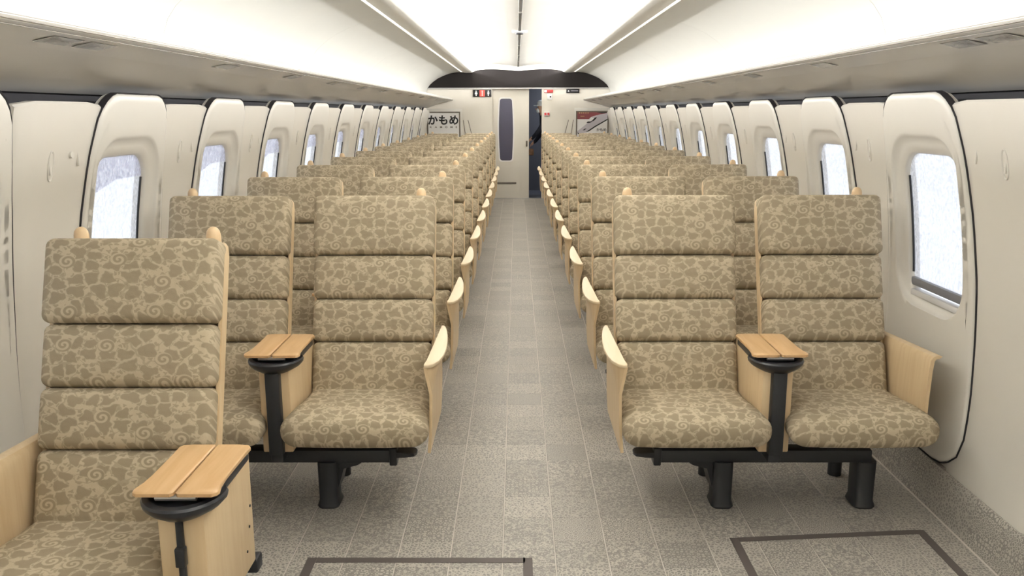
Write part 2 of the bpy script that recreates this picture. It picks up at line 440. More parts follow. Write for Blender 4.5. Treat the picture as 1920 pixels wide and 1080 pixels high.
def pillar_mb(s, hw, mb, wave=True):
    n = 18; zs = [.155 + (1.532 - .155) * k / n for k in range(n + 1)]
    ys = [-1, -.93, -.6, -.2, .2, .6, .93, 1]
    rings = []
    for y in ys:
        edge = .012 if abs(y) == 1 else 0
        top = 1.533 - .012 * max(0, abs(y) - .75) / .25
        r = [(s * (WX(.155) + .03), hw * y, .155)]
        for z in zs[:-1]: r.append((s * (WX(z) + .010 + edge), hw * y, z))
        r += [(s * (WX(top) + .013 + edge), hw * y, top - .008), (s * (WX(top) + .020 + edge), hw * y, top), (s * (WX(top) + .05), hw * y, top)]
        r += [(s * (WX(z) + .045), hw * y, z) for z in reversed(zs[1:-1:3])]
        rings.append(r)
    mb.loft(rings); return mb
for s, side in ((-1, 'left'), (1, 'right')):
    mb = MB()
    wall_sheet(s, Y0, Y1, .10, .68, mb, BACK2); wall_sheet(s, Y0, Y1, .66, .73, mb); wall_sheet(s, Y0, Y1, 1.36, 1.50, mb)
    edges = [Y0]
    for c in WC[3:]:
        c -= .07 if c == WC[3] else 0
        edges += [c - .022 - .24, c - .022 + .24]
    edges.append(Y1)
    for a, b in zip(edges[::2], edges[1::2]):
        if b - a > .01: wall_sheet(s, a, b, .73, 1.36, mb)
    w = mb.build('wall_' + side, M['cream2']); struct(w)
    MB().box(min(s * 1.60, s * 1.63), max(s * 1.60, s * 1.63), Y0, Y1, 1.44, 1.70).build('gap_shade_strip', M['dark_gap'], w, smooth=False)  # near-black strip: the shade between wall and rack put into the colour
    # pillar panels between the windows (and plain wall lining where no window is built)
    proto = None
    for c in WC[3:]:
        y = c + .52
        if proto is None: proto = pillar_mb(s, .262, MB()).build('pillar_panel', M['cream2'], w); q = proto
        else: q = proto.copy(); COL.objects.link(q)
        q.parent = w; q.location = (0, y, 0)
    yb = (Y0 + WC[3] - .258) / 2; pillar_mb(s, (WC[3] - .258 - Y0) / 2, MB()).build('pillar_panel', M['cream2'], w, loc=(0, yb, 0))
    e0 = WC[-1] + .52 + .21
    MB().box(min(s * 1.592, s * 1.62), max(s * 1.592, s * 1.62), e0, Y1, .15, 1.56).build('end_lining', M['cream2'], w, smooth=False)
    w1 = make_window(s)
    for k, c in enumerate(WC[3:]):
        q = w1 if k == 0 else dup(w1)
        q.name = 'window_%d' % (k + 1 + (0 if s < 0 else len(WC) - 3)); q.location = (0, c - (.07 if k == 0 else 0), 0)
    # covered kick skirting
    pr = [(s * 1.555, -.003), (s * 1.562, .02), (s * 1.575, .10), (s * 1.584, .150), (s * 1.592, .158), (s * 1.64, .158), (s * 1.64, -.003)]
    b = MB().prism(pr, 1, Y0, Y1).build('baseboard_' + side, M['tile']); struct(b)

# ceiling: vault, cornices, coving
VA = [(0, 2.255), (.05, 2.258), (.14, 2.274), (.27, 2.289), (.42, 2.297), (.55, 2.296), (.67, 2.290), (.78, 2.281), (.87, 2.272), (.93, 2.262), (.945, 2.25), (.945, 2.19), (.86, 2.182), (.80, 2.178), (.787, 2.174),
      (.782, 2.168), (.786, 2.162), (.80, 2.157), (.84, 2.152), (.89, 2.152), (.93, 2.157), (.952, 2.165), (.954, 2.176)]
CV = [(.982, 2.176), (.984, 2.168), (1.04, 2.164), (1.12, 2.153), (1.2, 2.136), (1.29, 2.104), (1.38, 2.062), (1.46, 2.008), (1.52, 1.955), (1.56, 1.90), (1.582, 1.84), (1.59, 1.77), (1.592, 1.60)]
def skin_profile(P, t, s):
    """closed outline: the profile and a copy pushed up/outward by t"""
    return [(s * x, z) for x, z in P] + [(s * (x + t * .5), z + t) for x, z in reversed(P)]
outer = [(-1.76, 1.5), (-1.74, 1.95), (-1.5, 2.2), (-1, 2.33), (0, 2.36), (1, 2.33), (1.5, 2.2), (1.74, 1.95), (1.76, 1.5)]
c = MB().prism(outer + [(x * 1.02, z + .03) for x, z in reversed(outer)], 1, Y0 - .02, Y1 + .02).build('ceiling', M['dark_gap']); struct(c)
mb = MB().prism(outer + [(x * 1.0, 1.45) for x, z in reversed(outer)], 1, Y0 - .05, Y0 - .03).build('wall_back', M['endwall']); struct(mb)
mb.data.clear_geometry()
MBB = MB().box(-1.75, 1.75, Y0 - .04, Y0 - .01, -.05, 2.38); t_ = MBB.build('wall_back_tmp', M['endwall']); mb.data = t_.data; bpy.data.objects.remove(t_)
for s in (-1, 1):
    MB().prism(skin_profile(VA, .012, s)[:len(VA)] + [(s * .958, 2.176), (s * .958, 2.275), (s * .80, 2.292), (s * .67, 2.302), (s * .42, 2.309), (0, 2.270)], 1, Y0, Y1 - .02).build('vault_panel', M['white'], c)
    MB().box(min(s * .955, s * .981), max(s * .955, s * .981), Y0, Y1 - .02, 2.170, 2.19).build('strip_lamp', M['strip'], c)
    joints = [Y0, .8, 3.894, 6.59, 9.2, 11.7, 14.2, Y1 - .02]
    for a, b in zip(joints, joints[1:]):
        MB().prism([(s * x, z) for x, z in CV] + [(s * (x + .02), z + .015) for x, z in reversed(CV[1:])] + [(s * .982, 2.2)], 1, a + .002, b - .002).build('coving_panel', M['coving'], c)
# centre seam, broken at the fixings
ys = [Y0, 1.2, 3.1, 5.0, 6.9, 8.6, 10.32, 12.0, 13.52, Y1 - .02]
for a, b in zip(ys, ys[1:]): MB().rbox((0, (a + b) / 2, 2.256), (.030, b - a - .12, .014), .004, 1, 1).build('centre_seam', M['seam'], c)
o = empty('smoke_detector', (0, 8.53, 2.252)); tag(o, 'small round detector in the middle of the vaulted ceiling above the aisle', 'detector')
ring = [[(math.cos(2 * PI * i / 24) * r, math.sin(2 * PI * i / 24) * r, z) for i in range(24)] for r, z in ((.075, .012), (.075, -.004), (.068, -.010), (.048, -.012), (.045, -.006))]
MB().loft(ring).build('housing', M['white'], o)
MB().loft([[(math.cos(2 * PI * i / 20) * r, math.sin(2 * PI * i / 20) * r, z) for i in range(20)] for r, z in ((.042, -.006), (.040, -.022), (.03, -.026))]).build('sensor_head', M['rubber'], o)

# luggage racks
RK = [(1.128, 1.715), (1.124, 1.704), (1.130, 1.695), (1.142, 1.690), (1.205, 1.680), (1.262, 1.667), (1.274, 1.664), (1.280, 1.670), (1.35, 1.648), (1.45, 1.608), (1.53, 1.578), (1.583, 1.562), (1.586, 1.60),
      (1.5, 1.65), (1.35, 1.70), (1.2, 1.735), (1.14, 1.732)]
for s, side in ((-1, 'left'), (1, 'right')):
    k = MB().prism([(s * x, z) for x, z in RK], 1, Y0, Y1 - .01).build('luggage_rack', M['rack'], sharp=25)
    tag(k, 'long pale luggage rack running above the %s-hand windows' % side, 'luggage rack', 'luggage racks')
    for (x, z) in ((1.1265, 1.708), (1.1255, 1.699), (1.146, 1.6895)):
        MB().box(min(s * (x - .0015), s * (x + .0015)), max(s * (x - .0015), s * (x + .0015)), Y0 + .01, Y1 - .02, z - .0018, z + .0006).build('edge_groove', M['frame'], k)
    for r_ in range(0, 12):
        yc = 2.36 + 1.04 * r_ + (.0 if r_ == 0 else .13)
        xs = (1.175, 1.232)
        for j, (ya, yb) in enumerate(((yc - .17, yc - .02), (yc + .02, yc + .17)) if r_ == 0 else ((yc - .07, yc + .11),)):
            pl = MB().add([(s * xs[0], ya, 1.6844), (s * xs[1], ya, 1.6727), (s * xs[1], yb, 1.6727), (s * xs[0], yb, 1.6844),
                           (s * xs[0], ya, 1.6832), (s * xs[1], ya, 1.6715), (s * xs[1], yb, 1.6715), (s * xs[0], yb, 1.6832)],
                          [(0, 1, 2, 3), (7, 6, 5, 4), (0, 4, 5, 1), (1, 5, 6, 2), (2, 6, 7, 3), (3, 7, 4, 0)]).build('seat_number_plate', M['plate'], k, smooth=False)
            if r_ == 0:
                gl = MB()      # worn glyph strokes, as blurred as the photograph shows them
                for q, (dy, L0, L1, sl) in enumerate(((.018, .15, .8, .25), (.036, .1, .7, .3), (.055, .2, .9, -.2), (.074, .3, .8, .35), (.095, .45, .6, 1.2), (.118, .4, .6, 1.0))):
                    t0, t1 = L0, L1; y_ = ya + dy; e = .003
                    A = [(lerp(xs[0], xs[1], t), lerp(1.6830, 1.6713, t)) for t in (t0, t1)]
                    d = sl * .02
                    gl.add([(s * A[0][0], y_ - e, A[0][1]), (s * A[1][0], y_ - e + d, A[1][1]), (s * A[1][0], y_ + e + d, A[1][1]), (s * A[0][0], y_ + e, A[0][1])], [(0, 1, 2, 3)])
                gl.build('plate_print', M['frame'], pl, smooth=False)

# end wall with the doorway
YE = Y1
OX0, OX1, OZ = -.451, .407, 1.900
w = MB()
w.box(-1.76, OX0, YE, YE + .06, -.05, 2.36); w.box(OX1, 1.76, YE, YE + .06, -.05, 2.36); w.box(OX0, OX1, YE, YE + .06, OZ, 2.36)
w = w.build('wall_front', M['endwall'], smooth=False); struct(w)
# dark arched header below the ceiling
prof = [(0, 2.186), (.06, 2.189), (.15, 2.198), (.28, 2.208), (.42, 2.214), (.55, 2.213), (.66, 2.205), (.74, 2.186), (.782, 2.168), (.80, 2.157), (.84, 2.152), (.93, 2.157), (.97, 2.166), (1.04, 2.164), (1.12, 2.153), (1.2, 2.136), (1.29, 2.104), (1.38, 2.062), (1.46, 2.008), (1.52, 1.955), (1.56, 1.905)]
poly = [(-x, z) for x, z in reversed(prof)] + prof[1:]
hd = MB().prism(poly, 1, YE - .019, YE - .002).build('header_panel', M['smoke'], w)
MB().box(-1.56, 1.56, YE - .03, YE - .002, 1.886, 1.905).build('header_trim', M['metal'], w, smooth=False)
# wall grooves beside the posters
for s in (-1, 1):
    for (xa, xb) in ((.955, .915), (.872, .80)):
        MB().tube([(s * xa, YE - .002, 1.36), (s * xb, YE - .002, 1.08)], .0055, 6).build('wall_groove', M['frame'], w)
# sliding door
d = MB().rbox(((-.47 + .187) / 2, YE + .095, .94), (.657, .035, 1.93), .004, 1, 1).build('door_1', M['door']); struct(d)
def barrel(x0, x1, z0, z1, r, bul, grow=0):
    p = []; x0 -= grow; x1 += grow; z0 -= grow; z1 += grow; cx, cz = (x0 + x1) / 2, (z0 + z1) / 2; hw, hh = (x1 - x0) / 2, (z1 - z0) / 2
    for (qx, qz, a0) in ((1, 1, 0), (-1, 1, 90), (-1, -1, 180), (1, -1, 270)):
        arc_ = [(cx + qx * (hw - bul - r) + r * math.cos(math.radians(a0 + k * 15)), cz + qz * (hh - r) + r * math.sin(math.radians(a0 + k * 15))) for k in range(7)]
        p += arc_
        if qx == 1 and qz == 1: pass
    res = []
    for (x, z) in p: res.append((cx + (x - cx), z))
    out = []
    n = len(res)
    for i in range(n):
        a, b = res[i], res[(i + 1) % n]; out.append(a)
        if abs(a[1] - b[1]) > .3:
            for k in range(1, 10):
                t = k / 10; z = lerp(a[1], b[1], t); sg = 1 if a[0] > cx else -1
                out.append((lerp(a[0], b[0], t) + sg * bul * math.sin(PI * t), z))
    return out
def ringwall(mb, A, B, ya, yb): mb.loft([[(x, ya, z) for x, z in A], [(x, yb, z) for x, z in A], [(x, yb, z) for x, z in B], [(x, ya, z) for x, z in B]], caps=False); return mb
A = barrel(-.338, -.091, .66, 1.721, .05, .018, .022); B = barrel(-.338, -.091, .66, 1.721, .045, .018)
MB().prism(B, 1, YE + .070, YE + .080).build('door_glass', M['doorglass'], d)
mm = MB(); n = len(A)
mm.loft([[(x, YE + .078, z) for x, z in A], [(x, YE + .068, z) for x, z in A], [(x, YE + .068, z) for x, z in B], [(x, YE + .078, z) for x, z in B]], caps=False)
mm.build('glass_frame', M['white_print'], d)
MB().rbox((-.208, YE + .074, .262), (.345, .012, .035), .006, 1, 1).build('vent_slot', M['frame'], d)
MB().rbox((.148, YE + .068, .95), (.03, .03, .10), .008, 1, 1).build('door_handle', M['frame'], d)
# vestibule beyond the doorway
v = MB(); v.box(-1.0, 1.5, 16.7, 16.74, -.05, 2.3); v.box(-1.04, -1.0, YE + .06, 16.74, -.05, 2.3); v.box(1.5, 1.54, YE + .06, 16.74, -.05, 2.3); v.box(-1.04, 1.54, YE + .06, 16.74, 2.25, 2.3)
v = v.build('wall_vestibule', M['blue'], smooth=False); struct(v)
area('vestibule_lamp', (.9, 15.9, 2.22), (0, 0, 0), .5, .3, 14, (.85, .92, 1))
vf = MB().box(-1, 1.5, YE + .02, 16.7, -.0034, .0).build('trim_1', M['blue'], smooth=False); struct(vf)
th = MB().box(OX0, OX1, YE - .02, YE + .14, -.0005, .004).build('trim_2', M['metal'], smooth=False); struct(th)

# ================================================================== SEATS
BY, BZ = .17, .40                       # local y, z where the back meets the cushion
TL = .808
TD = Vector((0, .25, .768)).normalized(); ND = Vector((0, -.768, .25)).normalized()
def back_pt(x, n, t): return Vector((x, BY, BZ)) + ND * n + TD * t
def cushion_seg(cx, w, t0, t1, front, thick, r, crown):
    def fn(x, y, z, h):
        u, v_ = x / h[0], z / h[2]
        k = max(0, 1 - u ** 4) * max(0, 1 - v_ ** 4)
        if y < 0: y -= crown * k
        return (x, y, z)
    mb = MB(); mb.rbox((0, 0, 0), (w, thick, t1 - t0), r, 5, 3, fn)
    out = MB()
    out.add([back_pt(cx + p[0], front - thick / 2 - p[1], (t0 + t1) / 2 + p[2]) for p in mb.v], mb.f)
    # mb y is depth: front = -thick/2 maps to +normal
    return out
def seat_cushion(cx, w, wf):
    y0, y1 = -.235, .24
    def fn(x, y, z, h):
        t = (y + h[1]) / (2 * h[1])                 # 0 front .. 1 rear
        if z > 0:
            z += .012 * max(0, 1 - (x / h[0]) ** 4) * math.sin(PI * min(1, t * 1.3 + .05)) if t < .75 else 0
            for g in (.50, .70, .86): z -= .006 * math.exp(-((t - g) / .022) ** 2)
            z -= .028 * max(0, t - .25)
        if z < 0: z += .012 * (1 - t) * 0
        sc = 1 + (wf / w - 1) * max(0, 1 - t * 1.6)
        bul = .007 * math.sin(PI * min(1, max(0, (z + h[2]) / (2 * h[2]))))
        y -= .018 * max(0, 1 - t * 4) * max(0, 1 - (x / h[0]) ** 2)
        return (x * sc + math.copysign(bul, x) * (abs(x) > h[0] * .8), y, z)
    return MB().rbox((cx, (y0 + y1) / 2, .370), (w, y1 - y0, .119), .053, 14, 4, fn)
def shell_mb(cx):
    hw = .2485; mb = MB(); rings = []
    for t, fl, dz in ((-.06, .055, 0), (.3, .055, 0), (.55, .052, 0), (.76, .052, 0), (.79, .06, 0), (.80, .078, 0)):
        f_, b_ = -fl, -.112; th_ = .011; w_ = hw - (0 if t < .78 else (.004 if t < .795 else .012))
        pts = [(-w_, f_), (-w_, b_ + .02), (-w_ + .02, b_), (w_ - .02, b_), (w_, b_ + .02), (w_, f_), (w_ - th_, f_), (w_ - th_, b_ + .024), (w_ - .025, b_ + .012), (-w_ + .025, b_ + .012), (-w_ + th_, b_ + .024), (-w_ + th_, f_)]
        rings.append([back_pt(cx + x, n, t) for x, n in pts])
    return mb.loft(rings)
def knob_mb(x):
    base = back_pt(x, -.055, .775); mb = MB(); rings = []
    for z, r in ((-.03, .021), (.02, .0215), (.045, .0205), (.056, .018), (.064, .0125), (.068, .005)):
        rings.append([base + Vector((math.cos(2 * PI * i / 16) * r, math.sin(2 * PI * i / 16) * r, z)) for i in range(16)])
    return mb.loft(rings)
def leaf_outline():
    P = [(.551, -.168), (.562, -.163), (.580, -.142), (.598, -.10), (.610, -.04), (.616, .03), (.615, .10), (.610, .17), (.603, .22), (.596, .25), (.588, .262), (.581, .255), (.577, .22), (.571, .12), (.563, 0), (.555, -.12), (.550, -.155)]
    return P
def leaf_x(y, outer):
    tab = [(-.168, .553), (-.163, .562), (-.142, .580), (-.10, .598), (-.04, .610), (.03, .616), (.10, .615), (.17, .610), (.22, .603), (.25, .596), (.262, .590)] if outer else [(-.168, .551), (-.12, .555), (0, .563), (.12, .571), (.22, .577), (.262, .585)]
    return interp(tab, y)
def leaf_z(x, y): return .609 + .04 * (y + .165) / .43 - .22 * (x - leaf_x(y, False))
def aisle_arm():
    rings = []; n = 16; th_ = .011
    for k in range(n + 1):
        t = k / n; y = lerp(-.160, .285, t); yy = min(y, .255)
        xo = leaf_x(yy, True) - .006; zt = leaf_z(xo, yy) - .006
        path = [(xo, zt), (lerp(xo, .577, .25), zt - .03), (lerp(xo, .577, .6), zt - .065), (.577, zt - .11), (.5755, .42), (.573, .34), (.568, .275)]
        nr = []
        for i, p in enumerate(path):
            a = path[max(i - 1, 0)]; b = path[min(i + 1, len(path) - 1)]; dx, dz = b[0] - a[0], b[1] - a[1]; L = math.hypot(dx, dz) or 1
            nr.append((p[0] + dz / L * th_, p[1] - dx / L * th_))
        rings.append([(x, y + .014 * (1 - t) * math.sin(PI * min(1, max(0, (zt - z) / .33))) - .008 * (1 - t) * (zt - z) / .33, z) for x, z in path + nr[::-1]])
    return MB().loft(rings)
def leaf_cap():
    P = leaf_outline(); cx, cy = .583, .05; rings = []
    for dz, k in ((-.011, .955), (-.009, .99), (-.003, 1.0), (.0, .985), (.001, .95)):
        R_ = []
        for x, y in P:
            x2, y2 = cx + (x - cx) * k, cy + (y - cy) * (1 - (1 - k) * .3); R_.append((x2, y2, leaf_z(x, y) + dz))
        rings.append(R_)
    return MB().loft(rings)
def window_arm():
    rings = []; n = 10; th_ = .014
    for k in range(n + 1):
        t = k / n; y = lerp(-.115, .42, t); zt = .627 - .035 * t
        tip = -.606 + .022 * max(0, 1 - t * 6)
        path = [(tip, zt - .014), (-.597, zt - .002), (-.580, zt + .002), (-.566, zt - .003), (-.5575, zt - .018), (-.5555, zt - .06), (-.5545, .45), (-.5545, .29)]
        nr = []
        for i, p in enumerate(path):
            a = path[max(i - 1, 0)]; b = path[min(i + 1, len(path) - 1)]; dx, dz = b[0] - a[0], b[1] - a[1]; L = math.hypot(dx, dz) or 1
            nr.append((p[0] + dz / L * th_, p[1] - dx / L * th_))
        rings.append([(x, y + (.012 * (1 - t) * max(0, (zt - z)) / .1 if z > zt - .1 else .012 * (1 - t)), z) for x, z in path + nr[::-1]])
    return MB().loft(rings)
def console(root, s, single):
    ye = .22 if single else .29
    bx = MB().rbox((0, (ye - .13) / 2, .43), (.112, ye + .13, .335), .006, 1, 1)
    c = bx.build('armrest_console', M['maple'], root, s)
    # two folding table leaves
    for q in (-1, 1):
        P = [(.0025, -.150), (.010, -.158), (.088, -.158), (.098, -.150), (.101, -.138), (.094, -.105), (.091, -.06), (.092, .08), (.094, .122), (.086, .134), (.06, .138), (.0025, .138)]
        P = [(q * x, y) for x, y in P]
        cxm = q * .05; rings = []
        for z, g in ((.633, .004), (.635, 0), (.643, 0), (.646, .003)):
            rings.append([(x + (cxm - x) * g / .05, y + (-.01 - y) * g / .15, z) for x, y in P])
        MB().loft(rings).build('table_leaf', M['table_wood'], c, s)
    # black tray frame and boat-shaped bumper
    MB().rbox((0, .01, .617), (.168, .25, .030), .006, 1, 1).build('tray_frame', M['black_plastic'], c, s)
    rings = []
    for z, a, b in ((.570, .045, .06), (.574, .060, .078), (.588, .085, .098), (.602, .098, .110), (.612, .100, .112), (.618, .096, .108), (.6185, .08, .09), (.611, .07, .08)):
        rings.append([(math.cos(2 * PI * i / 28) * a, -.085 + math.sin(2 * PI * i / 28) * b * (1.0 if math.sin(2 * PI * i / 28) < 0 else .6), z) for i in range(28)])
    MB().loft(rings).build('bumper', M['black_plastic'], c, s)
    MB().tube([(-.048, -.143, .627), (.048, -.143, .627)], .0075, 8).build('hinge', M['metal'], c, s)
    if not single:
        MB().rbox((0, -.145, .422), (.052, .035, .32), .005, 1, 1).rbox((0, -.075, .246), (.046, .15, .034), .005, 1, 1).build('front_post', M['black'], c, s)
    else:
        MB().rbox((0, -.139, .38), (.017, .014, .40), .004, 1, 1).build('front_post', M['black'], c, s)
        MB().rbox((0, -.143, .475), (.024, .022, .05), .004, 1, 1).build('buckle', M['black_plastic'], c, s)
    for k, (y, z) in enumerate(((ye - .025, .44), (ye - .04, .385), (ye - .07, .325))):
        MB().tube([(.0555, y, z), (.058, y, z)], .004, 8).build('screw', M['rubber'], c, s)
    return c
SEATW = .498
def one_seat(root, s, cx, knobs, scale_top=0.0):
    cu = seat_cushion(cx, .490, .530).build('seat_cushion', M['fabric'], root, s, uv=True)
    sh = shell_mb(cx).build('backrest', M['maple'], root, s)
    for name, t0, t1, fr, w_, cr_ in (('headrest', .5555, .802, .013, .496, .010), ('back_cushion', .374, .5545, 0, .490, .012), ('back_cushion', .199, .3735, 0, .488, .013), ('back_cushion', -.05, .1985, 0, .484, .014)):
        cushion_seg(cx, w_, t0, t1, fr, .085 + fr, .026, cr_).build(name, M['fabric'], sh, s, uv=True)
    for kx in knobs: knob_mb(kx).build('grab_knob', M['knob_wood'], sh, s)
    MB().box(cx - .12, cx + .12, -.10, .16, .268, .312).build('seat_pan', M['metal'], root, s, smooth=False)
def base_parts(root, s, legs, beam0, beam1, pedal=True):
    MB().rbox(((beam0 + beam1) / 2, .0, .205), (beam1 - beam0, .07, .052), .007, 1, 1).build('base_beam', M['black'], root, s)
    MB().rbox(((beam0 + beam1) / 2, .27, .225), (beam1 - beam0, .05, .045), .006, 1, 1).build('rear_beam', M['black'], root, s)
    for x in legs:
        lg = MB()
        R_ = []
        for z, a, b in ((0, .040, .055), (.008, .044, .060), (.03, .037, .052), (.185, .040, .05)):
            R_.append([(x + math.copysign(abs(math.cos(2 * PI * i / 20)) ** .5 * a, math.cos(2 * PI * i / 20)), math.copysign(abs(math.sin(2 * PI * i / 20)) ** .5 * b, math.sin(2 * PI * i / 20)), z) for i in range(20)])
        lg.loft(R_); lg.build('leg', M['black'], root, s)
        MB().tube([(x, .27, 0), (x, .27, .21)], .028, 12).build('leg', M['black'], root, s)
    if pedal:
        g = MB().prism([(.12, .19), (.30, .185), (.27, .165), (.215, .15), (.20, .10), (.19, .06), (.15, .05)], 1, -.02, .10)
        g.build('gusset', M['black'], root, s)
        MB().rbox((beam1 + .005, 0, .205), (.03, .085, .07), .006, 1, 1).build('beam_clamp', M['black_plastic'], root, s)
        q = []
        for t, a, b in ((0, .03, .012), (.5, .034, .009), (.9, .030, .006), (1, .016, .003)):
            x = lerp(beam1, beam1 + .095, t); q.append([(x, -.01 - a, .214 - b), (x, -.01 + a, .214 - b), (x, -.01 + a, .214 + b), (x, -.01 - a, .214 + b)])
        MB().loft(q).build('release_pedal', M['black_plastic'], root, s)
    for x in (beam0 + .13, beam1 - .13, .0):
        MB().box(x - .02, x + .02, .0, .26, .222, .264).build('support_bracket', M['black'], root, s, smooth=False)
def double_seat(s):
    root = empty('double_seat')
    base_parts(root, s, (.155, -.39), -.41, .405)
    one_seat(root, s, .297, (.486,)); one_seat(root, s, -.302, (-.468,))
    console(root, s, False)
    aa = aisle_arm().build('aisle_armrest', M['maple'], root, s); leaf_cap().build('armrest_cap', M['lit_maple'], aa, s, sharp=50); window_arm().build('window_armrest', M['maple'], root, s)
    return root
ORD = ['nearest', 'second', 'third', 'fourth', 'fifth', 'sixth', 'seventh', 'eighth', 'ninth', 'tenth', 'eleventh and farthest']
for s, side in ((1, 'left'), (-1, 'right')):       # s = +1: the aisle lies towards +x
    pr = double_seat(s)
    for r_ in range(11):
        o = pr if r_ == 0 else dup(pr)
        o.location = (-s * .915, 3.10 + 1.04 * r_, 0)
        tag(o, 'beige floral double seat with wooden armrests, %s on the %s of the aisle' % (ORD[r_], side), 'train seat', 'double seats facing the camera')
o = empty('single_seat', (-.825, 1.985, 0)); o.scale = (1, 1, .988)
base_parts(o, 1, (-.10, -.42), -.50, .05, False)
one_seat(o, 1, -.302, (-.468, -.085)); console(o, 1, True); window_arm().build('window_armrest', M['maple'], o, 1)
tag(o, 'lone single beige floral seat with wooden table leaves in the left foreground', 'train seat')

# ================================================================== SMALL THINGS
# floor marking frames
def band(mb, pts, w_):
    for a, b in zip(pts, pts[1:]):
        a, b = Vector(a), Vector(b); d_ = (b - a).normalized(); nrm = Vector((-d_.y, d_.x, 0)) * w_ / 2; e = d_ * w_ / 2
        q = [a - e + nrm, a - e - nrm, b + e - nrm, b + e + nrm]
        mb.add([tuple(p) for p in q] + [(p.x, p.y, .0015) for p in q], [(0, 1, 2, 3), (7, 6, 5, 4), (0, 4, 5, 1), (1, 5, 6, 2), (2, 6, 7, 3), (3, 7, 4, 0)])
mb = MB(); band(mb, [(-.733, 2.66, .0002), (-.733, 1.2, .0002)], .032); band(mb, [(-.70, 2.66, .0002), (-.02, 2.66, .0002)], .032); band(mb, [(.005, 2.66, .0002), (.005, 1.2, .0002)], .032)
tag(mb.build('floor_marking', M['mark'], smooth=False), 'dark rectangular outline on the floor at the bottom left of centre', 'floor marking', 'floor marking outlines')
mb = MB(); band(mb, [(.745, 2.80, .0002), (.745, 1.2, .0002)], .030); band(mb, [(.775, 2.805, .0002), (1.405, 2.86, .0002)], .030); band(mb, [(1.435, 2.86, .0002), (1.435, 1.2, .0002)], .030)
tag(mb.build('floor_marking', M['mark'], smooth=False), 'dark rectangular outline on the floor at the bottom right by the wall', 'floor marking', 'floor marking outlines')

# coat hooks on the pillars
def hook(s):
    o = empty('coat_hook')
    zc = 1.328
    pts = [];
    for i in range(28):
        a = 2 * PI * i / 28; dy = .016 * math.cos(a); z = zc + .048 * math.copysign(abs(math.sin(a)) ** .8, math.sin(a)); pts.append((dy, z))
    def R(k, off): return [(s * (WX(z_) + off), dy * k, zc + (z_ - zc) * (1 - (1 - k) * .4)) for dy, z_ in pts for z_ in (z_,)]
    def R2(k, off): return [(s * (WX(zc + (z - zc) * (1 - (1 - k) * .4)) + off), dy * k, zc + (z - zc) * (1 - (1 - k) * .4)) for dy, z in pts]
    MB().loft([R2(1.12, .012), R2(1.08, .007), R2(1.0, .006), R2(.85, .008), R2(.75, .012)], caps=False).build('hook_bezel', M['cream'], o)
    MB().rbox((s * (WX(zc) + .012), 0, zc + .002), (.008, .010, .062), .003, 1, 1).build('hook_lever', M['cream'], o)
    return o
ORD2 = ['nearest', 'second', 'third', 'fourth', 'fifth', 'sixth', 'seventh', 'eighth', 'ninth', 'tenth', 'eleventh', 'farthest']
for s, side in ((-1, 'left'), (1, 'right')):
    h0 = hook(s)
    for r_ in range(11):
        o = h0 if r_ == 0 else dup(h0); o.location = (0, 2.755 + 1.04 * r_ + (.03 if r_ else 0), 0)
        tag(o, 'oval cream coat hook on the %s wall pillar, %s from the camera' % (side, ORD2[r_]), 'coat hook', 'coat hooks between the windows')
    # faint clip slots beside the hooks
    sl0 = MB().rbox((s * (WX(1.345) + .008), 0, 1.345), (.006, .006, .05), .002, 1, 1).build('clip_slot', M['frame'] if False else M['cream'])
    for r_ in range(3):
        o = sl0 if r_ == 0 else sl0.copy()
        if r_: COL.objects.link(o)
        o.location = (0, 2.925 + 1.04 * r_, 0)
        tag(o, 'thin upright clip slot on the %s wall between window and hook, %s from the camera' % (side, ORD2[r_]), 'clip', 'clip slots on the pillars')
ko = MB().tube([(-(WX(1.36) + .013), 2.875, 1.36), (-(WX(1.36) + .003), 2.875, 1.36)], [.012, .011], 16).build('round_button', M['cream'])
tag(ko, 'small round cream button on the left wall above the nearest hook', 'button')

# text helper
def text_mesh(name, body, size, loc, m, parent, bold=0.0, sx=1.0):
    cu = bpy.data.curves.new(name, 'FONT'); cu.body = body; cu.size = size; cu.align_x = 'CENTER'; cu.align_y = 'CENTER'; cu.offset = bold; cu.extrude = .0008; cu.resolution_u = 3
    t = bpy.data.objects.new(name + '_tmp', cu); COL.objects.link(t)
    dg = bpy.context.evaluated_depsgraph_get(); me = bpy.data.meshes.new_from_object(t.evaluated_get(dg)); bpy.data.objects.remove(t)
    me.transform(Matrix.Rotation(PI / 2, 4, 'X') @ Matrix.Diagonal((sx, 1, 1, 1)))
    me.materials.clear(); me.materials.append(m)
    o = bpy.data.objects.new(name, me); COL.objects.link(o); o.parent = parent; o.location = loc
    return o
# posters on the bulkhead
def poster(name, label, x0, x1, z0, z1):
    o = empty(name, ((x0 + x1) / 2, YE, (z0 + z1) / 2)); tag(o, label, 'poster')
    w_, h_ = (x1 - x0) / 2, (z1 - z0) / 2
    MB().box(-w_ + .01, w_ - .01, -.010, -.001, -h_ + .01, h_ - .01).build('poster_sheet', M['white_print'], o, smooth=False)
    q = MB()
    for (a, b, c_, d_) in ((-w_, w_, h_ - .022, h_), (-w_, w_, -h_, -h_ + .022), (-w_, -w_ + .022, -h_ + .022, h_ - .022), (w_ - .022, w_, -h_ + .022, h_ - .022)): q.box(a, b, -.016, -.001, c_, d_)
    q.build('poster_frame', M['frame'], o, smooth=False)
    e = .05; q = MB()
    q.rbox((0, -.004, 0), (2 * w_ + 2 * e * (.6), .006, 2 * h_ + 2 * e), .003, 1, 1); q.build('mounting_panel', M['cream'], o)
    return o
p1 = poster('name_poster', 'white framed poster with large black brush lettering on the far left bulkhead', -1.585, -1.005, .93, 1.503)
